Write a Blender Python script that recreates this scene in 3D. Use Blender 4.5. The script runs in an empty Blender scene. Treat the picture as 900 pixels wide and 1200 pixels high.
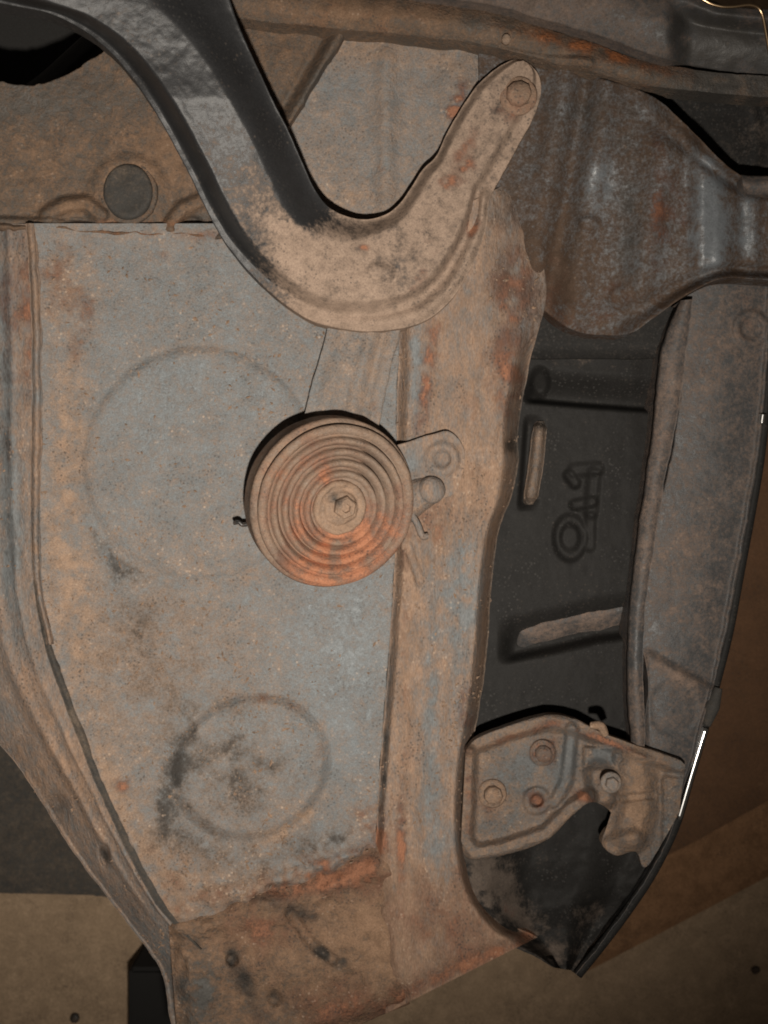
import bpy, bmesh, math, random
import numpy as np
from mathutils import Matrix, Vector

# ------------------------------------------------------------------ camera, light, exposure
sc = bpy.context.scene
COL = sc.collection
S = 1.0 / 1500.0            # one design unit ("u") in metres, at the panel
D = 0.90                    # camera above the panel plane
rnd = random.Random(7)

cam_d = bpy.data.cameras.new("camera")
cam = bpy.data.objects.new("camera", cam_d)
COL.objects.link(cam)
cam.location = (0, 0, D)
cam_d.sensor_fit = 'VERTICAL'
cam_d.sensor_height = 24.0
cam_d.lens = 24.0 * D / 0.8
cam_d.clip_start = 0.01
cam_d.clip_end = 50
cam_d.dof.use_dof = True
cam_d.dof.focus_distance = 0.86
cam_d.dof.aperture_fstop = 6.0
sc.camera = cam

w = bpy.data.worlds.new("World")
sc.world = w
w.use_nodes = True
w.node_tree.nodes["Background"].inputs[0].default_value = (1.0, 0.86, 0.72, 1)
w.node_tree.nodes["Background"].inputs[1].default_value = 0.03

def lamp(name, loc, power, size, color, aim=(0, 0, 0)):
    d = bpy.data.lights.new(name, 'SPOT')
    d.energy = power
    d.shadow_soft_size = size
    d.spot_size = math.radians(88)
    d.spot_blend = 1.0
    d.color = color
    o = bpy.data.objects.new(name, d)
    COL.objects.link(o)
    o.location = loc
    o.rotation_euler = (Vector(aim) - Vector(loc)).to_track_quat('-Z', 'Y').to_euler()
    return o
# the camera's own flash, just below and right of the lens
lamp("flash_lamp", (0.022, -0.15, 0.88), 46, 0.012, (1.0, 0.925, 0.825), aim=(-0.15, 0.06, 0))

sc.view_settings.view_transform = 'Standard'
sc.view_settings.look = 'None'
sc.view_settings.exposure = 0.0
sc.view_settings.gamma = 1.0
sc.cycles.filter_width = 1.9                     # a compact camera's softness

# ------------------------------------------------------------------ numpy helpers
def lean(px, py):
    # the panel is not square to the lens: its upper left leans towards the camera
    a = np.asarray(px, float); b = np.asarray(py, float)
    soft = lambda t, w_: np.where(t < -w_, 0, np.where(t > w_, t, (t + w_) ** 2 / (4 * w_)))
    return 0.13 * soft(340 - a, 120) + 0.10 * soft(600 - b, 140)

def P(px, py, h):
    h = np.asarray(h) + lean(px, py)
    k = (D - np.asarray(h) * S) / D
    return np.stack([(np.asarray(px) - 450) * S * k, (600 - np.asarray(py)) * S * k, np.asarray(h) * S + 0 * k], -1)

def sm(x, a, b):
    t = np.clip((np.asarray(x, float) - a) / (b - a), 0, 1)
    return t * t * (3 - 2 * t)

def vn(x, y, scale, seed=0):
    r = np.random.RandomState(seed)
    T = r.rand(64, 64)
    X = np.asarray(x, float) / scale + 31.7 * seed
    Y = np.asarray(y, float) / scale + 11.3 * seed
    xi = np.floor(X).astype(int); yi = np.floor(Y).astype(int)
    fx = X - xi; fy = Y - yi
    fx = fx * fx * (3 - 2 * fx); fy = fy * fy * (3 - 2 * fy)
    a = T[xi % 64, yi % 64]; b = T[(xi + 1) % 64, yi % 64]
    c = T[xi % 64, (yi + 1) % 64]; d = T[(xi + 1) % 64, (yi + 1) % 64]
    return (a * (1 - fx) + b * fx) * (1 - fy) + (c * (1 - fx) + d * fx) * fy - 0.5

def crust(x, y, amp=1.0, seed=1):
    return amp * (3.2 * vn(x, y, 60, seed) + 1.8 * vn(x, y, 22, seed + 1) + 1.0 * vn(x, y, 9, seed + 2) + 0.5 * vn(x, y, 4.5, seed + 3))

def seg(x, y, pts):
    """distance to a polyline"""
    best = None
    for (x0, y0), (x1, y1) in zip(pts[:-1], pts[1:]):
        dx, dy = x1 - x0, y1 - y0
        t = np.clip(((x - x0) * dx + (y - y0) * dy) / (dx * dx + dy * dy + 1e-9), 0, 1)
        d = np.hypot(x - x0 - t * dx, y - y0 - t * dy)
        best = d if best is None else np.minimum(best, d)
    return best

def bead(x, y, pts, w_, hgt):
    return hgt * (1 - sm(seg(x, y, pts), w_ * 0.25, w_))

def curve(pts, n):
    p = np.array(pts, float)
    m = len(p)
    t = np.linspace(0, m - 1, n)
    i = np.clip(np.floor(t).astype(int), 0, m - 2)
    f = (t - i)[:, None]
    pad = np.vstack([2 * p[0] - p[1], p, 2 * p[-1] - p[-2]])
    p0, p1, p2, p3 = pad[i], pad[i + 1], pad[i + 2], pad[i + 3]
    return 0.5 * (2 * p1 + (p2 - p0) * f + (2 * p0 - 5 * p1 + 4 * p2 - p3) * f * f + (3 * p1 - p0 - 3 * p2 + p3) * f ** 3)

def wear_shading(x, y, base, blobs):  # dust, rust and grime masks, plus the shade and highlights painted into them
    out = [np.full(np.shape(x), float(b)) for b in base]
    for b in blobs:
        cx, cy, rx, ry, rot = b[:5]
        c, s = math.cos(math.radians(rot)), math.sin(math.radians(rot))
        ax = ((x - cx) * c + (y - cy) * s) / rx
        ay = (-(x - cx) * s + (y - cy) * c) / ry
        g = np.exp(-(ax * ax + ay * ay))
        g = g * np.clip(1 + 1.3 * vn(x, y, 17, 201) + 1.0 * vn(x, y, 7, 202), 0, 2)
        for k in range(3):
            out[k] = out[k] + b[5 + k] * g
    return np.stack(out, -1)

# ------------------------------------------------------------------ objects
def tag(o, label=None, cat=None, group=None, kind=None):
    if label: o["label"] = label
    if cat: o["category"] = cat
    if group: o["group"] = group
    if kind: o["kind"] = kind
    return o

def thing(name, label, cat, loc, group=None):
    o = bpy.data.objects.new(name, None)
    o.empty_display_size = 0.02
    COL.objects.link(o)
    o.location = loc
    return tag(o, label, cat, group)

def mesh_obj(name, verts, faces, mat, parent=None, wearcol=None, smooth=True):
    me = bpy.data.meshes.new(name)
    me.from_pydata([tuple(v) for v in np.asarray(verts)] if len(verts) < 3000 else np.asarray(verts).tolist(), [], faces if isinstance(faces, list) else faces.tolist())
    if wearcol is None:
        wearcol = np.tile([0.4, 0.1, 0.1], (len(verts), 1))
    a = me.attributes.new("wear_shading", 'FLOAT_COLOR', 'POINT')
    wc = np.ones((len(verts), 4), np.float32)
    wc[:, :3] = np.asarray(wearcol).reshape(-1, 3)
    a.data.foreach_set("color", wc.ravel())
    if smooth:
        me.polygons.foreach_set("use_smooth", [True] * len(me.polygons))
    me.materials.append(mat)
    me.update()
    o = bpy.data.objects.new(name, me)
    COL.objects.link(o)
    if parent:
        o.parent = parent
        if parent.type == 'EMPTY':                     # mesh parents already sit at the world origin
            o.matrix_parent_inverse = Matrix.Translation(-parent.location)
    return o

def patch(name, A, B, hf, mat, parent=None, nu=60, nv=120, skirt=6, wf=None, noise=1.0, seed=1, sink=(0, 0, 0, 0), sw=(.08, .08, .05, .05), edge=.8):
    a = curve(A, nv); b = curve(B, nv)
    for c_ in (a, b):
        jx = edge * (2.4 * vn(c_[:, 0], c_[:, 1], 21, seed + 3) + 1.2 * vn(c_[:, 0], c_[:, 1], 6, seed + 4))
        jy = edge * (2.4 * vn(c_[:, 0], c_[:, 1], 19, seed + 5) + 1.2 * vn(c_[:, 0], c_[:, 1], 7, seed + 6))
        c_ += np.stack([jx, jy], -1)
    u = np.linspace(0, 1, nu)
    X = a[:, None, 0] * (1 - u) + b[:, None, 0] * u
    Y = a[:, None, 1] * (1 - u) + b[:, None, 1] * u
    U = np.tile(u, (nv, 1)); V = np.tile(np.linspace(0, 1, nv)[:, None], (1, nu))
    H = hf(X, Y, U, V) + crust(X, Y, noise, seed)
    J = 1 + .9 * vn(X, Y, 14, seed + 7)
    H = H - sink[0] * (1 - sm(U, 0, sw[0] * J)) - sink[1] * (1 - sm(1 - U, 0, sw[1] * J)) - sink[2] * (1 - sm(V, 0, sw[2] * J)) - sink[3] * (1 - sm(1 - V, 0, sw[3] * J))
    W = wf(X, Y, U, V) if wf else wear_shading(X, Y, (0.4, 0.1, 0.0), [])
    verts = P(X, Y, H).reshape(-1, 3)
    wcol = W.reshape(-1, 3)
    idx = np.arange(nv * nu).reshape(nv, nu)
    f = np.stack([idx[:-1, :-1], idx[1:, :-1], idx[1:, 1:], idx[:-1, 1:]], -1).reshape(-1, 4)
    # orientation: normals towards the camera
    v0, v1, v3 = verts[f[len(f) // 2][0]], verts[f[len(f) // 2][1]], verts[f[len(f) // 2][3]]
    if np.cross(v1 - v0, v3 - v0)[2] < 0:
        f = f[:, ::-1]
    ring = np.concatenate([idx[0, :], idx[1:, -1], idx[-1, -2::-1], idx[-2:0:-1, 0]])
    n0 = len(verts)
    lo = verts[ring].copy(); lo[:, 2] -= skirt * S
    verts = np.vstack([verts, lo])
    wcol = np.vstack([wcol, wcol[ring]])
    m = len(ring)
    r0 = ring; r1 = np.roll(ring, -1); l0 = n0 + np.arange(m); l1 = np.roll(l0, -1)
    sk = np.stack([r0, l0, l1, r1], -1)
    o = mesh_obj(name, verts, np.vstack([f, sk]), mat, parent, wcol)
    o.data.polygons.foreach_set("use_smooth", [True] * len(f) + [False] * m)
    return o

def tube(name, pts, rad, mat, parent=None, n=10, res=60, wearc=(0.4, 0.1, 0.0), flat=1.0, rough_=0.0):
    """pts: list of (px,py,h); rad in u, scalar or list"""
    c = curve(pts, res)
    R = np.interp(np.linspace(0, 1, res), np.linspace(0, 1, len(np.atleast_1d(rad))), np.atleast_1d(rad)) if np.ndim(rad) else np.full(res, rad)
    C3 = P(c[:, 0], c[:, 1], c[:, 2])
    T = np.gradient(C3, axis=0); T /= np.linalg.norm(T, axis=1)[:, None]
    up = np.array([0, 0, 1.0])
    N = np.cross(T, up); N /= (np.linalg.norm(N, axis=1)[:, None] + 1e-9)
    Bn = np.cross(N, T)
    th = np.linspace(0, 2 * np.pi, n, endpoint=False)
    V = C3[:, None] + (R[:, None, None] * S) * (np.cos(th)[None, :, None] * N[:, None] + flat * np.sin(th)[None, :, None] * Bn[:, None])
    verts = V.reshape(-1, 3)
    ux, uy = verts[:, 0] / S + 450, 600 - verts[:, 1] / S
    q = rough_ * S
    verts = verts + np.stack([vn(ux, uy, 9, 61) * q, vn(ux, uy, 8, 62) * q, (vn(ux, uy, 14, 63) * 2 + vn(ux, uy, 5, 64)) * q], -1)
    idx = np.arange(res * n).reshape(res, n)
    nx = np.roll(idx, -1, 1)
    f = np.stack([idx[:-1], nx[:-1], nx[1:], idx[1:]], -1).reshape(-1, 4).tolist()
    f.append(list(idx[0])[::-1]); f.append(list(idx[-1]))
    return mesh_obj(name, verts, f, mat, parent, np.tile(wearc, (len(verts), 1)))

def lathe(name, prof, M, mat, parent=None, n=48, wf=None, ell=(1, 1), wob=0.0, seed=3):
    """prof: list of (r,h) in u; M places local u-space into the world"""
    p = np.array(prof, float)
    th = np.linspace(0, 2 * np.pi, n, endpoint=False)
    R = p[:, 0][:, None] * np.ones(n); H = p[:, 1][:, None] * np.ones(n)
    X = R * np.cos(th) * ell[0]; Y = R * np.sin(th) * ell[1]
    if wob:
        H = H + wob * 2 * vn(X + 300, Y + 300, 11, seed) + wob * vn(X + 300, Y + 300, 4, seed + 1)
        q = 1 + wob * 0.012 * vn(th * 30 + 0 * R, H * 3, 9, seed + 2)
        X = X * q; Y = Y * q
    loc = np.stack([X, Y, H], -1).reshape(-1, 3)
    Mx = np.array(M)
    verts = loc * S @ Mx[:3, :3].T + Mx[:3, 3]
    m = len(p)
    idx = np.arange(m * n).reshape(m, n); nx = np.roll(idx, -1, 1)
    f = np.stack([idx[:-1], nx[:-1], nx[1:], idx[1:]], -1).reshape(-1, 4).tolist()
    f.append(list(idx[-1]))
    f.append(list(idx[0])[::-1])
    W = wf(loc[:, 0], loc[:, 1], loc[:, 2]) if wf else np.tile([0.4, 0.2, 0.0], (len(loc), 1))
    return mesh_obj(name, verts, f, mat, parent, W)

def place(px, py, h, axis=(0, 0, 1), spin=0):
    z = Vector(axis).normalized()
    q = z.to_track_quat('Z', 'Y')
    return Matrix.Translation(Vector(P(px, py, h))) @ q.to_matrix().to_4x4() @ Matrix.Rotation(spin, 4, 'Z')

def boltset(name, px, py, h, r, mat, parent, axis=(0, 0, 1), wearc=(0.5, 0.4, 0), spin=0.3, washer=True, hh=9, lump=0):
    W = lambda x, y, z: np.tile(wearc, (len(x), 1))
    b = lathe(name, [(r * .98, -3), (r, 0), (r, hh * .75), (r * .86, hh), (r * .3, hh + .6)], place(px, py, h, axis, spin), mat, parent, n=9 if lump else 6, wf=W, wob=lump, seed=int(px))
    b.data.polygons.foreach_set("use_smooth", [bool(lump)] * len(b.data.polygons))
    if washer:
        lathe("washer", [(r * 1.5, -4), (r * 1.55, 0), (r * 1.4, 2), (r * .6, 2.3)], place(px, py, h, axis), mat, b, n=28, wf=W, wob=.6)
    return b

# ------------------------------------------------------------------ materials
def grimy(name, paint, dust=(0.33, 0.222, 0.15), rust=(0.30, 0.135, 0.078), dark=(0.045, 0.041, 0.037),
          rough=0.5, bump=0.8, stretch=(1, 1, 1), fleck=0.5, metallic=0.0, scale=1.0, spec=0.35, soft=0.0):
    m = bpy.data.materials.new(name)
    m.use_nodes = True
    nt = m.node_tree; N = nt.nodes; L = nt.links
    bs = N["Principled BSDF"]
    bs.inputs["Metallic"].default_value = metallic
    bs.inputs["Specular IOR Level"].default_value = spec
    def math_(op, a, b=None, c=None, clamp=False):
        n = N.new("ShaderNodeMath"); n.operation = op; n.use_clamp = clamp
        for i, v in enumerate((a, b, c)):
            if v is None: continue
            if isinstance(v, (int, float)): n.inputs[i].default_value = v
            else: L.new(v, n.inputs[i])
        return n.outputs[0]
    def noise(sc_, det, rough_=0.6, off=0.0):
        mp = N.new("ShaderNodeMapping"); L.new(co.outputs["Object"], mp.inputs[0])
        mp.inputs["Location"].default_value = (off, off * .7, off * .3)
        mp.inputs["Scale"].default_value = stretch
        n = N.new("ShaderNodeTexNoise"); L.new(mp.outputs[0], n.inputs["Vector"])
        n.inputs["Scale"].default_value = sc_ * scale; n.inputs["Detail"].default_value = det
        n.inputs["Roughness"].default_value = rough_
        return n.outputs["Fac"]
    def ramp(x, a, b):
        n = N.new("ShaderNodeMapRange"); n.interpolation_type = 'SMOOTHSTEP'
        L.new(x, n.inputs[0]); n.inputs[1].default_value = a; n.inputs[2].default_value = b
        return n.outputs[0]
    def mixc(f, a, b):
        n = N.new("ShaderNodeMix"); n.data_type = 'RGBA'
        L.new(f, n.inputs[0])
        for s_, v in ((6, a), (7, b)):
            if isinstance(v, tuple): n.inputs[s_].default_value = (*v, 1)
            else: L.new(v, n.inputs[s_])
        return n.outputs[2]
    co = N.new("ShaderNodeTexCoord")
    at = N.new("ShaderNodeAttribute"); at.attribute_name = "wear_shading"
    sp = N.new("ShaderNodeSeparateColor"); L.new(at.outputs["Color"], sp.inputs[0])
    R, G, B = sp.outputs[0], sp.outputs[1], sp.outputs[2]
    big = noise(28, 5, .62); mid = noise(95, 5, .65, 3.1); fine = noise(420, 4, .72, 7.7); big2 = noise(40, 6, .68, 12.3); grain = noise(230, 3, .62, 21.9)
    vor = N.new("ShaderNodeTexVoronoi"); L.new(co.outputs["Object"], vor.inputs["Vector"])
    vor.inputs["Scale"].default_value = 260
    vor.inputs["Randomness"].default_value = 1
    # dust
    x = math_('MULTIPLY_ADD', math_('SUBTRACT', big, .5), 0.75, R)
    x = math_('MULTIPLY_ADD', math_('SUBTRACT', mid, .5), 0.75, x)
    x = math_('MULTIPLY_ADD', math_('SUBTRACT', grain, .5), 1.25, x)
    x = math_('MULTIPLY_ADD', math_('SUBTRACT', fine, .5), 1.5, x)
    fd = ramp(x, -0.08 - soft, 1.05 + soft)
    # rust
    y = math_('MULTIPLY_ADD', math_('SUBTRACT', big2, .5), 1.3, G)
    y = math_('MULTIPLY_ADD', math_('SUBTRACT', mid, .5), 0.8, y)
    y = math_('MULTIPLY_ADD', math_('SUBTRACT', fine, .5), 0.5, y)
    fr = math_('MULTIPLY', ramp(y, 0.24, 1.1), .9)
    # black grime and the shade painted with it
    z = math_('MULTIPLY_ADD', math_('SUBTRACT', mid, .5), 0.8, B)
    z = math_('MULTIPLY_ADD', math_('SUBTRACT', fine, .5), 1.5, z)
    fb = math_('MULTIPLY', ramp(z, 0.05, 1.15), .92)
    pv = mixc(ramp(big2, .3, .7), paint, tuple(c * 0.78 for c in paint))
    c = mixc(fd, pv, mixc(ramp(mid, .32, .68), tuple(d * .72 for d in dust), dust))
    rc = mixc(ramp(math_('MULTIPLY_ADD', math_('SUBTRACT', fine, .5), 1.8, G), .55, 1.35), (rust[0] * .42, rust[1] * .48, rust[2] * .6), rust)
    c = mixc(fr, c, rc)
    c = mixc(fb, c, dark)
    # pale grit flecks
    fl = math_('MULTIPLY', math_('MULTIPLY', ramp(vor.outputs["Distance"], .34, .14), ramp(mid, .42, .62)), fleck)
    fl = math_('MULTIPLY', fl, ramp(big, .42, .66))
    c = mixc(fl, c, (0.47, 0.36, 0.275))
    vp = N.new("ShaderNodeTexVoronoi"); L.new(co.outputs["Object"], vp.inputs["Vector"]); vp.inputs["Scale"].default_value = 330
    pit = math_('MULTIPLY', math_('MULTIPLY', ramp(vp.outputs["Distance"], .36, .16), ramp(big2, .46, .62)), .62)
    c = mixc(pit, c, tuple(v * .8 + .02 for v in dark))
    gsp = noise(900, 2, .6, 5.5)
    hs = N.new("ShaderNodeHueSaturation"); L.new(c, hs.inputs["Color"])
    mr = N.new("ShaderNodeMapRange"); L.new(gsp, mr.inputs[0]); mr.inputs[1].default_value = .3; mr.inputs[2].default_value = .7
    mr.inputs[3].default_value = .8; mr.inputs[4].default_value = 1.18
    L.new(mr.outputs[0], hs.inputs["Value"]); c = hs.outputs[0]
    L.new(c, bs.inputs["Base Color"])
    spm = N.new("ShaderNodeMapRange"); L.new(math_('MAXIMUM', fd, fr), spm.inputs[0])
    spm.inputs[3].default_value = spec; spm.inputs[4].default_value = 0.04
    L.new(spm.outputs[0], bs.inputs["Specular IOR Level"])
    ro = N.new("ShaderNodeMapRange"); L.new(math_('MAXIMUM', fd, fr), ro.inputs[0])
    ro.inputs[3].default_value = rough; ro.inputs[4].default_value = 0.92
    L.new(ro.outputs[0], bs.inputs["Roughness"])
    hgt = math_('MULTIPLY_ADD', fine, .6, math_('MULTIPLY_ADD', fd, .55, math_('MULTIPLY_ADD', fr, .5, math_('MULTIPLY', mid, .8))))
    bp = N.new("ShaderNodeBump"); bp.inputs["Strength"].default_value = bump; bp.inputs["Distance"].default_value = 0.0012
    L.new(hgt, bp.inputs["Height"]); L.new(bp.outputs[0], bs.inputs["Normal"])
    return m

M_GREY = grimy("grey_floor_paint", (0.155, 0.172, 0.18), dust=(0.325, 0.225, 0.16), rough=.40, spec=.45, fleck=.65, soft=.35)
M_BODY = grimy("dusty_body_paint", (0.13, 0.133, 0.133), dust=(0.29, 0.192, 0.13), bump=.9, spec=.2, soft=.15)
M_LOW = grimy("rusty_dirt_paint", (0.10, 0.095, 0.088), dust=(0.265, 0.167, 0.108), bump=1.0, spec=.15)
M_BROWN = grimy("brown_dirt_paint", (0.08, 0.07, 0.06), dust=(0.20, 0.128, 0.084), rust=(0.36, 0.13, 0.05), bump=.7, fleck=.3)
M_RAIL = grimy("dusty_rail_paint", (0.16, 0.168, 0.17), dust=(0.31, 0.205, 0.142), stretch=(1, .38, 1), bump=.8, spec=.2, soft=.2)
M_BLACK = grimy("black_underbody_paint", (0.030, 0.029, 0.028), dust=(0.16, 0.115, 0.085), rough=.32, bump=.25, fleck=.12, spec=.5)
M_ARM = grimy("black_bracket_paint", (0.028, 0.028, 0.029), dust=(0.33, 0.242, 0.185), rough=.40, bump=.22, fleck=.12, spec=.22)
M_PLASTIC = grimy("dull_black_cover", (0.020, 0.019, 0.018), dust=(0.12, 0.095, 0.078), rough=.6, bump=.25, fleck=.05, spec=.1)
M_FENDER = grimy("dark_grey_fender", (0.064, 0.064, 0.065), dust=(0.20, 0.145, 0.115), rough=.45, bump=.35, fleck=.15)
M_HORN = grimy("horn_tan_rust", (0.23, 0.17, 0.13), dust=(0.32, 0.215, 0.15), rust=(0.42, 0.18, 0.10), bump=.5, fleck=.25)
M_RUBBER = grimy("old_rubber", (0.045, 0.042, 0.038), dust=(0.14, 0.11, 0.085), rough=.8, bump=.5, fleck=.05)
M_CONC = grimy("tan_concrete", (0.46, 0.325, 0.21), dust=(0.60, 0.43, 0.285), rust=(0.36, 0.23, 0.14), rough=.9, bump=.4, scale=.55, fleck=.1)
M_SHADE_SLAB = grimy("shade_slab_brown", (0.19, 0.098, 0.05), dust=(0.37, 0.205, 0.11), rough=.8, bump=.3, scale=.5, fleck=.02)  # colour of the added slabs that stand in for the dark floor area
M_BIN = grimy("dark_slate_metal", (0.07, 0.066, 0.06), dust=(0.17, 0.135, 0.105), rough=.7, bump=.3, scale=.6, fleck=.05)
def plain(name, col, rough, metal):
    m = bpy.data.materials.new(name); m.use_nodes = True
    b = m.node_tree.nodes["Principled BSDF"]
    b.inputs["Base Color"].default_value = (*col, 1); b.inputs["Roughness"].default_value = rough; b.inputs["Metallic"].default_value = metal
    n = m.node_tree.nodes.new("ShaderNodeTexNoise"); n.inputs["Scale"].default_value = 260
    r = m.node_tree.nodes.new("ShaderNodeMapRange"); r.inputs[3].default_value = rough * .7; r.inputs[4].default_value = rough * 1.5
    m.node_tree.links.new(n.outputs[0], r.inputs[0]); m.node_tree.links.new(r.outputs[0], b.inputs["Roughness"])
    return m
M_CHROME = plain("chrome", (0.85, 0.84, 0.82), .18, 1.0)
M_GAP = plain("black_cavity", (0.012, 0.011, 0.010), .8, 0)

# ------------------------------------------------------------------ ground and what lies on it
GZ = -0.60
def ground_pt(px, py, z):
    k = (D - z) / D
    return ((px - 450) * S * k, (600 - py) * S * k)
g = np.array([(-4, -4, GZ), (4, -4, GZ), (4, 4, GZ), (-4, 4, GZ)])
gx = np.linspace(-3, 3, 61)
GX, GY = np.meshgrid(gx, gx)
gi = np.arange(61 * 61).reshape(61, 61)
gf = np.stack([gi[:-1, :-1], gi[:-1, 1:], gi[1:, 1:], gi[1:, :-1]], -1).reshape(-1, 4)
gv = np.stack([GX, GY, GZ + 0.004 * vn(GX * 100, GY * 100, 30, 5)], -1).reshape(-1, 3)
ground = mesh_obj("ground", gv, gf, M_CONC, None, np.tile([.45, .1, 0.0], (61 * 61, 1)))
tag(ground, "tan concrete floor under the car body", None, kind="structure")

def slab(name, poly, z0, z1, mat, parent=None, wearc=(.4, .1, 0), bev=0.004):
    """extruded polygon, poly in picture units as seen at height z1"""
    bm = bmesh.new()
    vs = [bm.verts.new((*ground_pt(x, y, z1), z1)) for x, y in poly]
    f = bm.faces.new(vs)
    if f.normal.z < 0: f.normal_flip()
    f.normal_update()
    if f.normal.z < 0: bmesh.ops.reverse_faces(bm, faces=[f])
    r = bmesh.ops.extrude_face_region(bm, geom=[f])
    for v in [e for e in r["geom"] if isinstance(e, bmesh.types.BMVert)]: v.co.z = z0
    bmesh.ops.recalc_face_normals(bm, faces=bm.faces)
    if bev: bmesh.ops.bevel(bm, geom=list(bm.edges), offset=bev, segments=2, affect='EDGES')
    me = bpy.data.meshes.new(name)
    bm.to_mesh(me)
    a = me.attributes.new("wear_shading", 'FLOAT_COLOR', 'POINT')
    a.data.foreach_set("color", np.tile([*wearc, 1], (len(me.vertices), 1)).astype(np.float32).ravel())
    bm.free()
    me.materials.append(mat)
    o = bpy.data.objects.new(name, me); COL.objects.link(o)
    if parent:
        o.parent = parent; o.matrix_parent_inverse = Matrix.Translation(-parent.location)
    return o

bd = slab("shade_slab", [(674, 1149), (700, 1136), (900, 1031), (1300, 826), (1300, 700), (560, 960)], GZ + .002, GZ + .022, M_SHADE_SLAB, wearc=(.95, 0, 0), bev=.012)  # added slab, its edge set as the shadow-like edge on the floor
tag(bd, "brown slab added for the dark floor area and its shadow-like edge, the lighter one nearest the bottom corner", "shade_slab", "added shade slabs on the floor")
bd2 = slab("shade_slab", [(640, 1075), (820, 985), (900, 940), (1200, 790), (1200, 60), (640, 60)], GZ + .026, GZ + .046, M_SHADE_SLAB, wearc=(-.1, 0, 0.12))  # added slab giving the second, fainter dark edge
tag(bd2, "darker brown slab added on top of the lighter one for the dark floor area beside the fender", "shade_slab", "added shade slabs on the floor")
bn = slab("tray", [(-120, 800), (150, 820), (150, 1060), (112, 1051), (-120, 1046)], GZ + .002, GZ + .11, M_BIN, wearc=(.38, 0, .1), bev=.006)
tag(bn, "mottled dark grey metal tray on the floor at the lower left", "tray")
ps = slab("floor_beam", [(150, 1135), (206, 1135), (206, 1330), (150, 1330)], GZ + .002, GZ + .12, M_GAP, bev=.005)
tag(ps, "black square beam on the floor below the dusty side rail", "beam")

def pebble(px, py, r, label):
    n = 12
    M = Matrix.Translation((*ground_pt(px, py, GZ), GZ + r * S * .3))
    o = lathe("pebble", [(r * .3, -r * .5), (r * .9, -r * .3), (r, 0), (r * .75, r * .45), (r * .3, r * .62)], M, M_BLACK, None, n=9, wob=3, seed=int(px))
    return tag(o, label, "pebble", "dark crumbs on the floor")
pebble(885, 1136, 9, "dark crumb on bare floor right of the fender tip")
pebble(88, 1192, 10, "dark crumb on the floor at the bottom left, left of the black beam")

# ------------------------------------------------------------------ car body
body = thing("car_body", "rusty dust-caked underside of a vintage car with pressed panels and chrome-edged fender", "car body", (0, 0, 0))

SEAM = [(37, 262), (40, 330), (43, 420), (43, 520), (43, 620), (46, 690), (60, 755), (82, 815), (105, 880), (130, 938), (160, 1000), (195, 1062), (236, 1112)]
RSEAM = [(472, 262), (470, 330), (468, 395), (465, 470), (464, 560), (463, 640), (460, 700), (456, 760), (451, 820), (447, 870), (444, 920), (441, 970), (440, 1020)]

def h_floor(x, y, u, v):
    jn = 1 + .05 * vn(x, y, 26, 91)
    r1 = np.hypot((x - 234) / 137, (y - 543) / 136) * (1 + .012 * vn(x, y, 16, 92))
    h = 4.5 * (1 - sm(r1, .92, 1.03)) - .7 * np.exp(-((r1 - 1.015) / .022) ** 2) * (.9 + 1.6 * vn(x, y, 50, 93))
    c, s = math.cos(math.radians(-25)), math.sin(math.radians(-25))
    ax = (x - 294) * c + (y - 899) * s; ay = -(x - 294) * s + (y - 899) * c
    r2 = np.hypot(ax / 96, ay / 83) * (1 + .015 * vn(x, y, 18, 94))
    h = h + 9 * (1 - sm(r2, .85, 1.03)) - .5 * np.exp(-((r2 - 1.03) / .04) ** 2)
    h = h + 10 * np.exp(-(u * 430 / 26) ** 2)                      # swell towards the side seam
    h = h + 7 * sm(y, 960, 1060) + bead(x, y, [(250, 1052), (330, 1035), (440, 1000)], 18, 6)
    h = h - 3 * sm(x, 425, 460) * sm(y, 560, 640) + 5 * sm(y, 300, 265)
    return h
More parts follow.
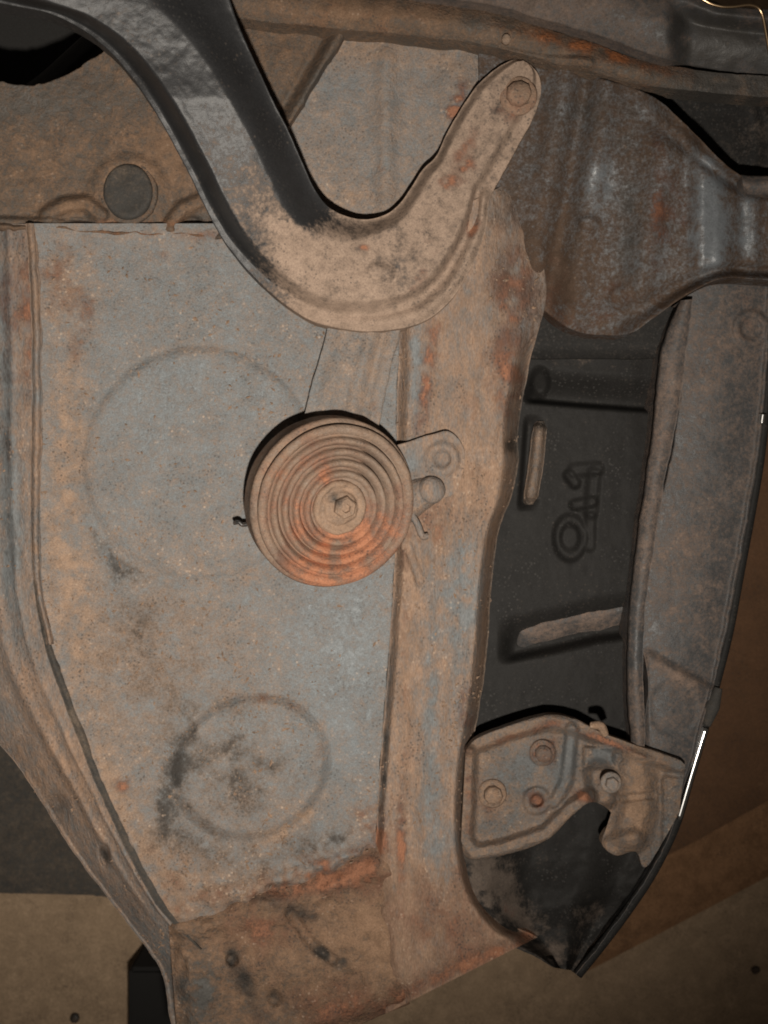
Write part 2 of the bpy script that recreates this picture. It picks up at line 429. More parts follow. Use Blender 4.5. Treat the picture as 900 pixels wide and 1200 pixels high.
def w_floor(x, y, u, v):
    return wear_shading(x, y, (0.20, 0.0, 0), [
        (130, 790, 90, 150, 0, .3, .05, 0), (300, 1000, 150, 60, 0, .25, 0, 0), (290, 900, 75, 70, 0, .15, .1, .30), (185, 800, 90, 90, 0, .1, 0, .16), (230, 450, 160, 160, 0, -.14, -.1, 0), (400, 790, 70, 130, 0, -.34, -.1, -.05), (420, 620, 50, 60, 0, -.1, 0, 0),
        (78, 580, 26, 200, 0, .75, .18, -.1), (75, 330, 40, 60, 0, .35, .45, 0), (95, 380, 14, 40, 10, .1, .5, 0), (190, 300, 26, 18, 0, .1, .45, 0), (250, 275, 120, 9, 0, .3, .5, 0),
        (220, 740, 120, 60, 0, .22, 0, .1), (165, 790, 70, 90, 10, 0, 0, .14), (150, 700, 40, 50, 0, -.1, 0, .16), (120, 640, 10, 60, -25, -.2, 0, .5), (150, 668, 30, 8, 30, 0, 0, .3),  # narrow black arcs: shade painted at the large circle's lower-left rim
        (205, 905, 14, 70, 14, -.1, 0, .42), (230, 985, 60, 30, 20, -.1, 0, .36), (190, 950, 30, 60, 20, .0, 0, .3), (280, 900, 70, 70, 0, .05, .05, .2), (330, 1000, 80, 22, -20, -.1, 0, .35),  # first blob: shade painted along the small circle's left rim; the rest grime
        (150, 960, 30, 90, -25, .6, .2, -.1), (200, 1040, 50, 50, 20, .55, .3, 0), (310, 1045, 110, 26, -12, .6, .5, 0), (390, 1015, 60, 20, -14, .2, .8, 0), (425, 960, 26, 26, -20, .3, .6, 0), (390, 985, 26, 14, -20, 0, 0, .5),
        (320, 822, 60, 9, 12, .3, .5, 0), (376, 870, 9, 40, 5, .3, .35, 0), (350, 960, 50, 8, -38, .6, 0, -.2), (250, 409, 90, 7, 0, .3, .4, 0), (345, 445, 36, 8, 50, .2, .45, 0), (300, 672, 70, 9, -10, .2, .2, 0),  # slanted dusty line paints the lit lower-right rim of the small circle
        (146, 920, 9, 8, 0, 0, 1.3, 0), (455, 860, 8, 120, 3, .2, .5, .1), (330, 560, 30, 60, 0, .15, 0, 0), (270, 640, 80, 30, 0, .15, .05, 0), (185, 330, 12, 14, 0, 0, .35, 0)])
patch("floor_panel", SEAM, RSEAM, h_floor, M_GREY, body, nu=190, nv=340, wf=w_floor, noise=.65, seed=2, sink=(0, 0, 0, 30), sw=(.05, .05, .05, .06))

OUT = [(-90, 262), (-90, 330), (-90, 420), (-90, 520), (-80, 620), (-70, 700), (-55, 785), (-25, 845), (18, 893), (62, 962), (102, 1020), (152, 1086), (186, 1132)]
OUT2 = OUT + [(197, 1180), (208, 1260)]
SEAM2 = SEAM + [(262, 1150), (290, 1235)]
def h_side(x, y, u, v):
    k = (1 - u)
    lip = 5 * (1 - sm(np.abs(k - .98), .0, .06)) * sm(v, .5, .7)
    h = 8 - 70 * k ** 1.5 + 6 * np.exp(-((k - .45) / .06) ** 2) * (1 - sm(v, .6, .9)) + 3 * np.exp(-((k - .22) / .03) ** 2) + lip
    h = h - 14 * (1 - sm(np.hypot((x - 123) / 6, (y - 1002) / 13), .7, 1.2))
    h = h - 8 * (1 - sm(np.hypot((x - 66) / 16, (y - 948) / 16), .6, 1.3))
    return h - 30 * sm(y, 1085, 1135) * sm(u, .25, .9)
def w_side(x, y, u, v):
    return wear_shading(x, y, (0.5, .14, 0), [(40, 900, 60, 90, -28, .3, .0, 0), (8, 520, 8, 200, 0, -.5, 0, .35), (22, 700, 7, 60, 0, -.4, 0, .3), (30, 360, 30, 60, 0, .1, .4, 0), (30, 420, 30, 120, 0, .05, .28, 0), (66, 948, 13, 16, -30, -.3, 0, .6), (122, 1000, 5, 10, -20, 0, .2, .9), (14, 640, 10, 60, 0, -.5, 0, .2), (4, 400, 10, 130, 0, -.3, .1, .1),
        (60, 860, 16, 90, -28, .25, 0, 0), (240, 1150, 60, 60, 0, -.35, 0, .05), (170, 1110, 30, 26, 45, -.3, 0, 0), (20, 560, 10, 60, 0, -.3, 0, .1), (10, 830, 16, 60, -28, -.3, 0, .12)])
patch("side_rail", OUT2, SEAM2, h_side, M_RAIL, body, nu=64, nv=260, wf=w_side, noise=.9, seed=9, skirt=26)

def off(pts, d):
    p = np.array(pts, float); t = np.gradient(p, axis=0); t /= np.linalg.norm(t, axis=1)[:, None]
    n = np.stack([t[:, 1], -t[:, 0]], -1)
    return (p + n * np.asarray(d).reshape(-1, 1)).tolist()
k_ = len(SEAM)
patch("seam_flange", off(SEAM[:7], [-6, -6, -6, -7, -7, -6, -5]), off(SEAM[:7], [5, 6, 6, 6, 5, 4, 4]),
      lambda x, y, u, v: 10 + 9 * np.sin(np.pi * u), M_RAIL, body, nu=9, nv=140, skirt=14, noise=.9, seed=4,
      wf=lambda x, y, u, v: wear_shading(x, y, (.75, .0, 0), [(43, 470, 20, 60, 0, -.35, 0, 0), (45, 640, 20, 60, 0, -.5, 0, .1), (40, 380, 10, 40, 0, 0, .2, 0)]))
patch("seam_sealer", off(SEAM[4:], [-5, -6, -8, -9, -8, -8, -9, -8, -1]), off(SEAM[4:], [3, 4, 4, 4, 5, 5, 6, 7, 1]),
      lambda x, y, u, v: 9 + 7 * np.sin(np.pi * u) * (1 - .6 * v) - 5 * u, M_RUBBER, body, nu=9, nv=150, skirt=14, noise=1.2, seed=5,
      wf=lambda x, y, u, v: wear_shading(x, y, (.25, .0, .25), [(90, 850, 16, 40, 0, .6, 0, -.3), (50, 690, 20, 40, 0, .5, 0, -.2)]))

# upper panels behind the bracket
def h_bulk(x, y, u, v):
    h = -6 + 0 * x
    h = h + bead(x, y, [(55, 252), (75, 240), (100, 238), (118, 252)], 13, 11) + bead(x, y, [(200, 262), (213, 244), (235, 235), (260, 232)], 12, 11)
    h = h + 5 * (1 - sm(np.hypot(x - 151, y - 226), 36, 52)) + bead(x, y, [(-40, 259), (60, 262), (150, 270), (290, 278)], 9, 8)
    h = h - 10 * (1 - sm(np.hypot((x - 225) / 14, (y - 262) / 9), .5, 1.2)) - 6 * (1 - sm(np.hypot((x - 90) / 18, (y - 262) / 7), .5, 1.3))
    h = h + 10 * np.exp(-((x - 395 + (y - 45) * .58) / 9.0) ** 2) - 7 * np.exp(-((x - 378 + (y - 45) * .58) / 8.0) ** 2)
    return h
def w_bulk(x, y, u, v):
    return wear_shading(x, y, (0.42, .12, 0), [(60, 200, 110, 60, 0, .12, .04, 0), (200, 180, 50, 40, 0, .5, 0, 0), (40, 120, 120, 30, 0, -.25, 0, .08), (160, 265, 120, 8, 0, .2, .45, 0), (370, 95, 9, 50, 30, -.3, 0, .45), (330, 30, 60, 50, 0, .25, .2, 0),
        (230, 258, 14, 12, 0, -.3, 0, .5), (95, 262, 16, 8, 0, -.3, 0, .4), (90, 242, 30, 9, -10, .5, 0, -.1), (225, 245, 30, 8, -30, .4, 0, -.1)])
patch("bulkhead_panel", [(-90, 96), (0, 97), (40, 98), (75, 90), (105, 72), (132, 48), (180, -30), (260, -40), (410, -40)],
      [(-90, 266), (0, 266), (40, 266), (90, 268), (150, 272), (200, 274), (262, 276), (330, 160), (412, 28)], h_bulk, M_BROWN, body, nu=120, nv=220, wf=w_bulk, noise=1.2, seed=12, skirt=20, edge=2.2)
def h_upper(x, y, u, v):
    h = -10 + 8 * np.exp(-((x - 452 + .0 * y) / 12) ** 2) * sm(y, 40, 70) - 5 * sm(x, 452, 500) + 9 * np.exp(-((x - 540) / 22.0) ** 2)
    return h
def w_upper(x, y, u, v):
    return wear_shading(x, y, (0.45, .04, 0), [(400, 110, 40, 60, 0, -.15, 0, 0), (447, 160, 8, 80, 0, .1, .32, 0), (535, 120, 11, 24, 15, -.3, 1.2, 0), (500, 130, 14, 60, 0, -.1, .1, .1), (430, 60, 90, 20, 0, .3, .12, 0), (540, 60, 30, 30, 0, .3, 0, 0), (420, 230, 50, 16, 0, .2, .12, 0)])
patch("upper_panel", [(402, 28), (370, 90), (322, 172), (285, 290)], [(592, 28), (590, 90), (580, 180), (560, 290)], h_upper, M_GREY, body, nu=110, nv=110, wf=w_upper, noise=.9, seed=15, skirt=16, sink=(0, 18, 4, 0), sw=(.05, .1, .05, .05))

patch("seam_weld", [(-90, 261), (0, 262), (60, 264), (120, 266), (180, 270), (230, 272), (275, 275)], [(-90, 270), (0, 270), (60, 271), (120, 274), (180, 276), (230, 278), (275, 281)],
      lambda x, y, u, v: 1 + 6 * np.sin(np.pi * u) + 3 * vn(x, y, 12, 41), M_BROWN, body, nu=14, nv=200, noise=1.6, seed=42, skirt=18, edge=2.6,
      wf=lambda x, y, u, v: wear_shading(x, y, (.75, .3, 0), [(180, 272, 60, 8, 0, 0, .4, 0), (60, 266, 30, 8, 0, 0, 0, .3), (250, 276, 20, 8, 0, .2, 0, 0)]))
# cavity behind the hole at top left, with the dark hose in it
patch("cavity_back", [(-120, -60), (300, -60)], [(-120, 130), (300, 130)], lambda x, y, u, v: -260 + 0 * x, M_GAP, body, nu=20, nv=20, wf=lambda x, y, u, v: wear_shading(x, y, (-.3, -.3, .4), []))
tube("hose", [(-30, 150, -190), (40, 112, -190), (90, 70, -195), (140, 20, -200), (170, -40, -210)], 16, M_BLACK, body, n=16, wearc=(-.2, -.3, .1))

# rail down the middle
CR_B = [(596, 214), (614, 232), (634, 300), (640, 350), (622, 420), (608, 500), (608, 540), (600, 580), (585, 620), (577, 680), (571, 760), (562, 830), (552, 880), (547, 940), (549, 1000), (566, 1050), (594, 1080), (630, 1098)]
CR_A = [(500, 262), (482, 300), (468, 370), (466, 430), (465, 490), (464, 550), (463, 610), (462, 660), (459, 720), (455, 780), (450, 840), (446, 890), (442, 945), (440, 1000), (440, 1060), (446, 1120), (452, 1188)]
def h_rail(x, y, u, v):
    lo = sm(y, 970, 1060)
    h = (16 - 3 * lo) * sm(u + .1 * lo, 0, .10) + lo * (7 * vn(x, y, 42, 33) + 4 * vn(x, y, 17, 34)) - 14 * lo * (1 - sm(u, 0, .22 + .25 * vn(x, y, 24, 35))) - 10 * sm(v, .965, 1) * sm(u, 0, .1) - 4 * np.exp(-((u - .36) / .09) ** 2) + 3 * np.exp(-((u - .58) / .1) ** 2) - 62 * sm(u, .84, 1.0) ** 1.5 * sm(y, 370, 450) - 22 * sm(u, .6, 1) * (1 - sm(y, 350, 420)) + 3 * np.exp(-((u - .84) / .06) ** 2)
    h = h + 8 * (1 - sm(np.hypot((x - 600) / 20, (y - 520) / 30), .3, 1.2)) - 5 * bead(x, y, [(478, 640), (492, 680)], 8, 1)
    return h
def w_rail(x, y, u, v):
    return wear_shading(x, y, (0.72, .16, 0), [(502, 430, 10, 80, 8, 0, .7, 0), (598, 430, 22, 90, 0, .1, .62, .1), (488, 420, 9, 90, 0, -.75, -.1, 0), (540, 690, 24, 70, 0, -.95, -.2, 0), (505, 840, 10, 140, 0, -.7, 0, .1), (515, 620, 40, 40, 0, .3, .35, 0), (560, 470, 16, 60, 0, .1, .3, 0),
        (585, 610, 12, 40, 20, .5, .2, -.1), (568, 750, 6, 90, 4, .5, .2, 0), (548, 840, 10, 50, 0, 0, .5, 0), (475, 740, 9, 150, 0, .2, .35, 0), (540, 820, 12, 60, 0, -.4, 0, 0), (470, 985, 6, 40, 0, 0, 1.0, .1), (440, 985, 16, 40, 0, 0, .8, .1), (520, 1000, 22, 60, 0, -.5, -.1, .1), (598, 520, 10, 14, 30, .2, .0, .6), (610, 280, 26, 40, 0, .2, .25, 0), (600, 340, 30, 30, 0, .1, .4, 0), (590, 1112, 70, 8, -26, .1, .55, 0), (510, 1145, 60, 10, -26, 0, .3, 0), (520, 1080, 60, 40, 0, .1, .25, 0), (453, 860, 4, 120, 3, -.2, .2, .7), (475, 680, 6, 40, 0, 0, .3, .5), (500, 650, 8, 30, -20, -.3, 0, .3), (560, 560, 26, 30, 0, .3, .15, 0)])
def w_rail2(x, y, u, v):
    W = w_rail(x, y, u, v)
    lo = sm(y + 40 * vn(x, y, 30, 88), 960, 1030)
    W[..., 0] += lo * .35; W[..., 1] += lo * .3
    tp = sm(u + .5 * vn(x, y, 30, 89), .5, 1) * (1 - sm(y, 370, 440))
    W[..., 0] -= .2 * tp; W[..., 1] += .2 * tp; W[..., 2] += .55 * tp
    W[..., 2] += .8 * sm(u, .93, 1.0) * sm(y, 420, 470) * (1 - sm(y, 840, 870)) + .5 * sm(u, .9, 1) * sm(y, 1000, 1030) * (1 - sm(y, 1070, 1085))
    return W
patch("centre_rail", CR_A, CR_B, h_rail, M_RAIL, body, nu=84, nv=330, wf=w_rail2, noise=1.0, seed=20, edge=.5, skirt=14, sink=(3, 0, 0, 0), sw=(.08, .08, .08, .16))

# lower cross member, crumpled
def h_low(x, y, u, v):
    h = 8 + 10 * np.exp(-((u - .12) / .09) ** 2) - 5 * np.exp(-((u - .3) / .12) ** 2) + 8 * vn(x, y, 45, 33) + 5 * vn(x, y, 18, 34) - 16 * sm(u, .86, 1)
    h = h - 10 * (1 - sm(np.hypot((x - 272) / 7, (y - 1125) / 8), .5, 1.4)) - 6 * (1 - sm(np.hypot((x - 322) / 8, (y - 1170) / 9), .5, 1.4))
    h = h + bead(x, y, [(340, 1070), (365, 1105), (390, 1125)], 9, -6)
    h = h + 5 * (1 - sm(np.abs(np.hypot(x - 510, y - 1098) - 11), 1, 6)) * (y < 1098)
    return h
def w_low(x, y, u, v):
    return wear_shading(x, y, (0.8, .34, 0.05), [(470, 1090, 40, 90, 0, .2, -.05, 0), (400, 1025, 90, 14, -14, .1, .75, 0), (590, 1112, 80, 10, -26, .1, 1.0, 0), (500, 1150, 60, 12, -26, 0, .6, 0), (272, 1122, 7, 14, 0, -.4, 0, 1.1), (288, 1152, 10, 30, -20, -.3, 0, .8), (322, 1168, 8, 8, 0, 0, 0, 1.0), (330, 1062, 70, 8, 20, -.3, 0, .55),
        (375, 1115, 16, 7, 35, -.3, 0, 1.0), (400, 1128, 8, 8, 0, -.3, 0, .9), (520, 1030, 16, 60, 0, -.6, -.1, .15), (230, 1165, 26, 50, 0, -.7, -.2, .15), (400, 1180, 60, 26, 0, .1, .45, 0), (440, 1090, 70, 26, 0, .25, -.1, 0), (300, 1090, 40, 30, 0, .2, .4, 0), (430, 1030, 26, 20, 0, 0, .5, .3), (330, 1190, 30, 20, 0, -.3, 0, .3)])
patch("cross_member", [(196, 1064), (226, 1062), (262, 1048), (330, 1030), (400, 1005), (441, 985), (480, 990)],
      [(212, 1260), (262, 1250), (320, 1238), (380, 1220), (430, 1198), (480, 1176)],
      h_low, M_LOW, body, nu=120, nv=180, wf=w_low, noise=2.0, seed=31, skirt=22, sink=(13, 8, 14, 8), sw=(.22, .06, .1, .06))

# dark recess with its pressed ribs and marks
def h_rec(x, y, u, v):
    h = -52 + 0 * x
    def groove(pts, w_, d): return -bead(x, y, pts, w_, d)
    t = y - np.interp(x, [620, 690, 775], [462, 468, 474])
    h = h - 24 * sm(t, -34, 4) * (1 - sm(t, 4, 12)) * sm(x, 612, 626)
    h = h - 12 * (1 - sm(np.hypot((x - 633) / 13, (y - 448) / 20), .4, 1.1))
    t = x - np.interp(y, [490, 595], [618, 610])
    h = h - 13 * sm(t, -5, 2) * (1 - sm(t, 2, 24)) * sm(y, 484, 500) * (1 - sm(y, 586, 600))
    t = y - np.interp(x, [590, 650, 700, 760], [768, 756, 744, 736])
    h = h - 28 * sm(t, -48, -6) * (1 - sm(t, -2, 12)) * sm(x, 582, 604)
    # pressed marks
    h = h + groove([(674, 551), (700, 549)], 11, 4) + groove([(696, 556), (693, 600)], 11, 4) + groove([(674, 592), (694, 588)], 9, 5) + groove([(667, 557), (674, 566)], 9, 6)
    ring = np.abs(np.hypot((x - 668) / 15.0, (y - 630) / 21.0) - 1) * 16
    h = h - 6 * (1 - sm(ring, 1, 8)) + groove([(692, 606), (691, 640)], 9, 4)
    h = h + 10 * sm(y, 850, 900) - 4 * sm(x, 735, 770)
    return h
def w_rec(x, y, u, v):
    return wear_shading(x, y, (-.42, -.4, 0), [(690, 412, 90, 22, 0, .6, .05, 0), (668, 633, 9, 14, 0, .3, 0, 0), (690, 830, 60, 30, 0, .1, 0, 0), (590, 700, 16, 60, 0, .1, 0, 0)])
patch("recess_panel", [(655, 345), (625, 400), (596, 470), (590, 540), (574, 600), (564, 680), (556, 780), (540, 880), (540, 940)], [(815, 345), (800, 400), (785, 470), (776, 540), (768, 600), (760, 680), (765, 780), (770, 880), (770, 940)],
      lambda x, y, u, v: h_rec(x, y, u, v) - 22, M_PLASTIC, body, nu=150, nv=330, wf=w_rec, noise=.5, seed=40)

patch("recess_rib", [(597, 742), (625, 732), (650, 724), (700, 713), (738, 707)], [(599, 765), (625, 757), (650, 751), (700, 740), (738, 733)],
      lambda x, y, u, v: h_rec(x, y, u, v) - 21 + 5 * np.sin(np.pi * u) * sm(v, 0, .12), M_FENDER, body, nu=20, nv=70, noise=.6, seed=45, skirt=6, edge=1.2, sink=(3, 3, 7, 3), sw=(.3, .3, .12, .05), wf=lambda x, y, u, v: wear_shading(x, y, (.5, .0, 0), [(605, 756, 20, 14, 0, -.5, 0, .5), (735, 720, 16, 14, 0, -.5, 0, .5)]))
patch("recess_rib", [(627, 494), (622, 520), (618, 550), (613, 592)], [(642, 494), (639, 520), (636, 550), (630, 590)],
      lambda x, y, u, v: -68 + 9 * np.sin(np.pi * u) - 6 * sm(v, .85, 1), M_BODY, body, nu=16, nv=60, noise=.5, seed=46, skirt=8, edge=.6, sink=(5, 5, 12, 12), sw=(.35, .35, .1, .1), wf=lambda x, y, u, v: wear_shading(x, y, (.55, .08, .22), [(616, 590, 14, 12, 0, 0, 0, .5), (634, 496, 14, 10, 0, 0, 0, .5)]))
# strip and outer fender inner face
patch("flange_strip", [(796, 352), (775, 400), (769, 440), (763, 500), (754, 570), (744, 640), (735, 720), (734, 800), (738, 880)], [(812, 350), (806, 400), (800, 450), (790, 510), (776, 580), (765, 650), (756, 720), (754, 800), (756, 880)],
      lambda x, y, u, v: -12 + 12 * np.sin(np.pi * u * .8) - 40 * sm(.12 - u, 0, .12), M_FENDER, body, nu=18, nv=200, skirt=46, seed=44, noise=1.1,
      wf=lambda x, y, u, v: wear_shading(x, y, (.42, .08, 0), [(770, 520, 14, 20, 0, .1, .3, 0), (745, 740, 14, 60, 0, -.4, 0, .1)]))
RIM = [(906, 330), (902, 400), (897, 470), (889, 540), (879, 600), (866, 670), (853, 740), (838, 800), (822, 860), (806, 915), (790, 968), (765, 1020), (735, 1066), (705, 1106), (676, 1142)]
FEN_A = [(806, 335), (803, 400), (797, 470), (786, 540), (772, 600), (760, 670), (751, 740), (760, 800), (752, 860), (748, 915), (745, 968), (722, 1004), (692, 1050), (668, 1088), (650, 1122)]
def h_fen(x, y, u, v):
    h = -26 - 8 * u + 6 * np.sin(np.pi * u)
    h = h + 9 * sm(y - (x - 750) * .55, 752, 766) * (1 - sm(y, 880, 940)) * sm(x, 752, 762)  # overlapping lower piece
    h = h - 2.5 * (1 - sm(np.hypot((x - 790) / 30, (y - 830) / 34), .8, 1.1))
    h = h - 75 * sm(y, 930, 1010) * (1 - sm(u, .55, .97)) + 6 * np.exp(-((u - .97) / .03) ** 2)
    h = h + 5 * (1 - sm(np.abs(np.hypot(x - 880, y - 385) - 17), 2, 7))
    return h
def w_fen(x, y, u, v):
    return wear_shading(x, y, (.24, .06, .05), [(830, 420, 40, 40, 0, .25, .12, 0), (880, 370, 24, 40, 0, .2, .2, 0), (800, 700, 50, 40, 0, .15, -.1, -.1), (805, 640, 30, 16, -30, .4, 0, 0), (790, 790, 40, 10, 30, .55, 0, 0), (800, 830, 26, 26, 0, .1, .0, .1),
        (720, 1060, 40, 50, 0, -.3, 0, .3), (664, 1120, 20, 16, 0, .4, .2, 0), (790, 730, 50, 60, 0, 0, -.1, -.15), (700, 1100, 12, 12, 0, .2, 0, -.4)])
patch("fender_panel", FEN_A, RIM, h_fen, M_FENDER, body, nu=70, nv=330, wf=w_fen, noise=.7, seed=50, skirt=20)
patch("wheel_pocket", [(540, 920), (538, 980), (545, 1030), (560, 1075), (585, 1100), (620, 1118), (650, 1134)], [(785, 920), (775, 980), (755, 1020), (730, 1056), (708, 1086), (690, 1110), (672, 1138)],
      lambda x, y, u, v: -22 - 62 * sm(u, .05, .38) + 34 * sm(u, .62, .9) + 22 * sm(y + (x - 600) * .3, 1066, 1120), M_PLASTIC, body, nu=80, nv=110, noise=1.6, seed=55, skirt=26,
      wf=lambda x, y, u, v: wear_shading(x, y, (-.3, -.3, .0), [(572, 1030, 30, 60, 0, 1.2, .25, 0), (600, 1080, 50, 24, 30, 1.1, .5, 0), (690, 1070, 22, 16, -20, .7, 0, 0), (660, 1118, 30, 18, 0, .9, .15, 0), (560, 1060, 30, 40, 0, .6, .2, 0), (640, 1010, 16, 30, 0, .25, 0, 0)]))
tube("fender_lip", [(x + 1, y, -34) for x, y in RIM], 6.0, M_PLASTIC, body, n=10, res=120, wearc=(-.3, -.3, .1))
tube("trim_strip", [(827, 853, -24), (811, 905, -24), (795, 960, -24)], 4.2, M_CHROME, body, n=12, res=24)
tube("lip_glint", [(894, 485, -24), (892.5, 496, -24)], 4.0, M_CHROME, body, n=12, res=12)  # short chrome piece added as the bright glint on the fender lip
tube("trim_rubber", [(842, 806, -22), (835, 828, -21), (828, 850, -22)], [5, 9, 5], M_RUBBER, body, n=10, res=24, wearc=(0, 0, .2))

# pressed cover at the upper right
CT = [(560, 40), (600, 55), (650, 72), (700, 90), (745, 104), (775, 120), (810, 152), (845, 188), (880, 212), (905, 216), (940, 217)]
CB = [(566, 300), (600, 330), (640, 366), (670, 386), (705, 393), (740, 390), (775, 366), (812, 341), (848, 326), (890, 328), (940, 332)]
def h_cov(x, y, u, v):
    fold = lambda c, w_, a: a * np.exp(-((x - c - (u - .5) * -46) / w_) ** 2)
    h = -4 + 30 * sm(v, .15, .55) - 10 * sm(v, .62, .75)
    h = h + fold(640, 16, 12) + fold(664, 10, -9) + fold(690, 13, 9) + fold(730, 22, -9) + fold(765, 15, 8) + fold(800, 16, -3)
    h = h + 20 * sm(x, 800, 826) - 22 * sm(x, 838, 872) + 5 * np.exp(-((x - 884) / 7) ** 2)
    e = np.minimum(u, 1 - u)
    h = h + 9 * (1 - sm(e, .0, .07)) * sm(v, .42, .5) - 10 * np.exp(-((e - .10) / .05) ** 2) * sm(v, .4, .5)
    h = h - 26 * sm(u, .78, 1) * (1 - sm(v, .45, .6)) + 5 * (1 - sm(np.hypot(x - 727, y - 350), 9, 18)) + 4 * (1 - sm(np.hypot((x - 690) / 1.6, y - 262), 5, 11)) + 6 * vn(x, y, 60, 64)
    return h
def w_cov(x, y, u, v):
    return wear_shading(x, y, (.75, .1, .12), [(620, 200, 40, 100, 0, 0, -.1, .22), (700, 130, 70, 30, 0, 0, 0, .25), (735, 240, 14, 90, 0, 0, 0, .4), (675, 260, 10, 90, 8, 0, 0, .3), (650, 300, 9, 60, 8, .3, .1, -.3), (770, 250, 12, 90, 0, 0, .4, -.1), (600, 100, 50, 80, 0, -.05, 0, 0.02), (645, 330, 22, 80, 8, .0, .2, -.3), (690, 370, 50, 30, 0, .0, .3, -.2), (800, 250, 22, 80, 0, -.05, .35, 0), (770, 250, 20, 120, 0, -.15, .1, .05), (832, 258, 17, 58, 0, -1.5, -.6, -.4), (875, 260, 10, 50, 0, -.6, -.3, .1), (700, 150, 60, 60, 0, -.1, .0, .08),  # large dust-free blob: bare grey paint, lightened to carry the bluish highlight
        (725, 350, 16, 24, 0, .1, .35, 0), (665, 335, 10, 26, -15, .5, 0, -.2), (735, 270, 16, 70, 0, -.2, 0, .12), (830, 335, 60, 8, -25, .4, .1, 0), (840, 180, 50, 8, 40, .4, 0, 0), (610, 330, 30, 60, 0, .5, .1, -.1), (700, 220, 16, 30, 10, -.5, 0, 0)])
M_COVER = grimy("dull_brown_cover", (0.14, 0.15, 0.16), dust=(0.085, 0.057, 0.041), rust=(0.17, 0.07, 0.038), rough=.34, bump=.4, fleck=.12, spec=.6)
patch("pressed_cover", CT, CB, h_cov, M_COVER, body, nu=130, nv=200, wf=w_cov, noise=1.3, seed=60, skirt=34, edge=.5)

# front lip across the top
patch("front_lip", [(240, -40), (400, -16), (520, 4), (590, 16), (650, 36), (700, 52), (745, 68), (830, 84), (930, 90)], [(240, 18), (400, 34), (520, 46), (590, 58), (650, 74), (700, 86), (745, 98), (830, 108), (930, 116)],
      lambda x, y, u, v: 14 + 14 * np.sin(np.pi * np.clip(u * .9, 0, 1)) * (1 - sm(x, 720, 850)) - 10 * sm(x, 760, 900) + bead(x, y, [(590, 62), (640, 72), (690, 74)], 10, 6), M_BROWN, body, nu=40, nv=200, skirt=30, noise=1.2, seed=66,
      wf=lambda x, y, u, v: wear_shading(x, y, (.4, .25, .12), [(700, 60, 110, 9, 15, .1, .6, -.1), (500, 20, 150, 16, 4, .35, .0, 0), (400, 10, 90, 20, 0, .3, .1, 0), (860, 100, 70, 30, 0, -.5, -.2, .9), (560, 26, 30, 9, 5, -.4, 0, .2)]))  # black blob at the right end paints the flash's fall-off
patch("valance", [(430, -60), (560, -60), (680, -50), (780, -20), (850, 6), (905, 10), (960, 12)], [(430, -12), (560, 3), (650, 26), (720, 48), (770, 66), (850, 84), (960, 92)],
      lambda x, y, u, v: 34 + 16 * np.sin(np.pi * u) - 40 * sm(x, 780, 810) * sm(u, .12, .4) , M_FENDER, body, nu=40, nv=140, skirt=26, noise=.9, seed=70,
      wf=lambda x, y, u, v: wear_shading(x, y, (.42, .15, .16), [(700, 30, 60, 30, 20, -.1, 0, 0), (850, 50, 75, 36, 10, -.8, -.5, 1.1), (640, 0, 120, 40, 10, .3, .05, .35), (770, 55, 20, 12, 20, .3, .1, 0)]))  # black blobs paint the light dying away towards the top right
tube("valance_trim", [(800, -22, 44), (825, 0, 44), (842, 7, 44), (858, 8, 44), (880, 6, 44), (892, 14, 42), (898, 40, 40), (903, 70, 38)], 1.8, plain("brass_edge", (0.6, 0.42, 0.25), .25, 1), body, n=10, res=50)
boltset("rivet", 593, 47, 30, 5, M_GREY, body, wearc=(1.0, -.2, 0), washer=False, hh=6, lump=1.5)
# dark pocket between the lip and the cover
patch("corner_pocket", [(700, 78), (760, 88), (830, 100), (950, 108)], [(740, 130), (790, 165), (850, 215), (950, 240)], lambda x, y, u, v: -46 + 14 * np.exp(-((x - 885 - 18 * np.sin(u * 3)) / 10) ** 2) + 0 * x, M_PLASTIC, body, nu=50, nv=60, noise=1, seed=75,
      wf=lambda x, y, u, v: wear_shading(x, y, (0, -.1, .12), [(900, 150, 40, 50, 0, .2, 0, 0)]))
patch("strap_end", [(868, 204), (885, 206), (950, 206)], [(872, 224), (885, 228), (950, 228)], lambda x, y, u, v: 22 + 8 * np.sin(np.pi * u), M_FENDER, body, nu=12, nv=30, skirt=20, noise=1, seed=77, wf=lambda x, y, u, v: wear_shading(x, y, (.4, .2, 0), []))
patch("backing_panel", [(556, 20), (800, 20), (960, 20)], [(556, 420), (800, 420), (960, 420)], lambda x, y, u, v: -66 + 0 * x, M_PLASTIC, body, nu=20, nv=20, wf=lambda x, y, u, v: wear_shading(x, y, (-.1, -.2, .2), []))

# ------------------------------------------------------------------ rubber plug in the bulkhead
pl = thing("rubber_plug", "round black rubber plug in the brown panel above the grey floor panel", "plug", tuple(P(151, 226, 0)))
lathe("cap", [(25, -4), (27.5, 2), (27, 7), (24, 9.5), (20, 8), (10, 8), (2, 8.2)], place(151, 226, -2), M_RUBBER, pl, n=40, ell=(1, 1.13), wob=1.2,
      wf=lambda x, y, z: wear_shading(x, y, (.05, -.3, .15), [(0, -24, 30, 8, 0, .5, .1, 0), (22, 6, 6, 9, 0, .3, 1.0, -.3)]))
lathe("rim", [(29, -5), (33, -1), (31, 3), (28, 2)], place(151, 226, -2), M_BROWN, pl, n=40, ell=(1, 1.1), wob=2)

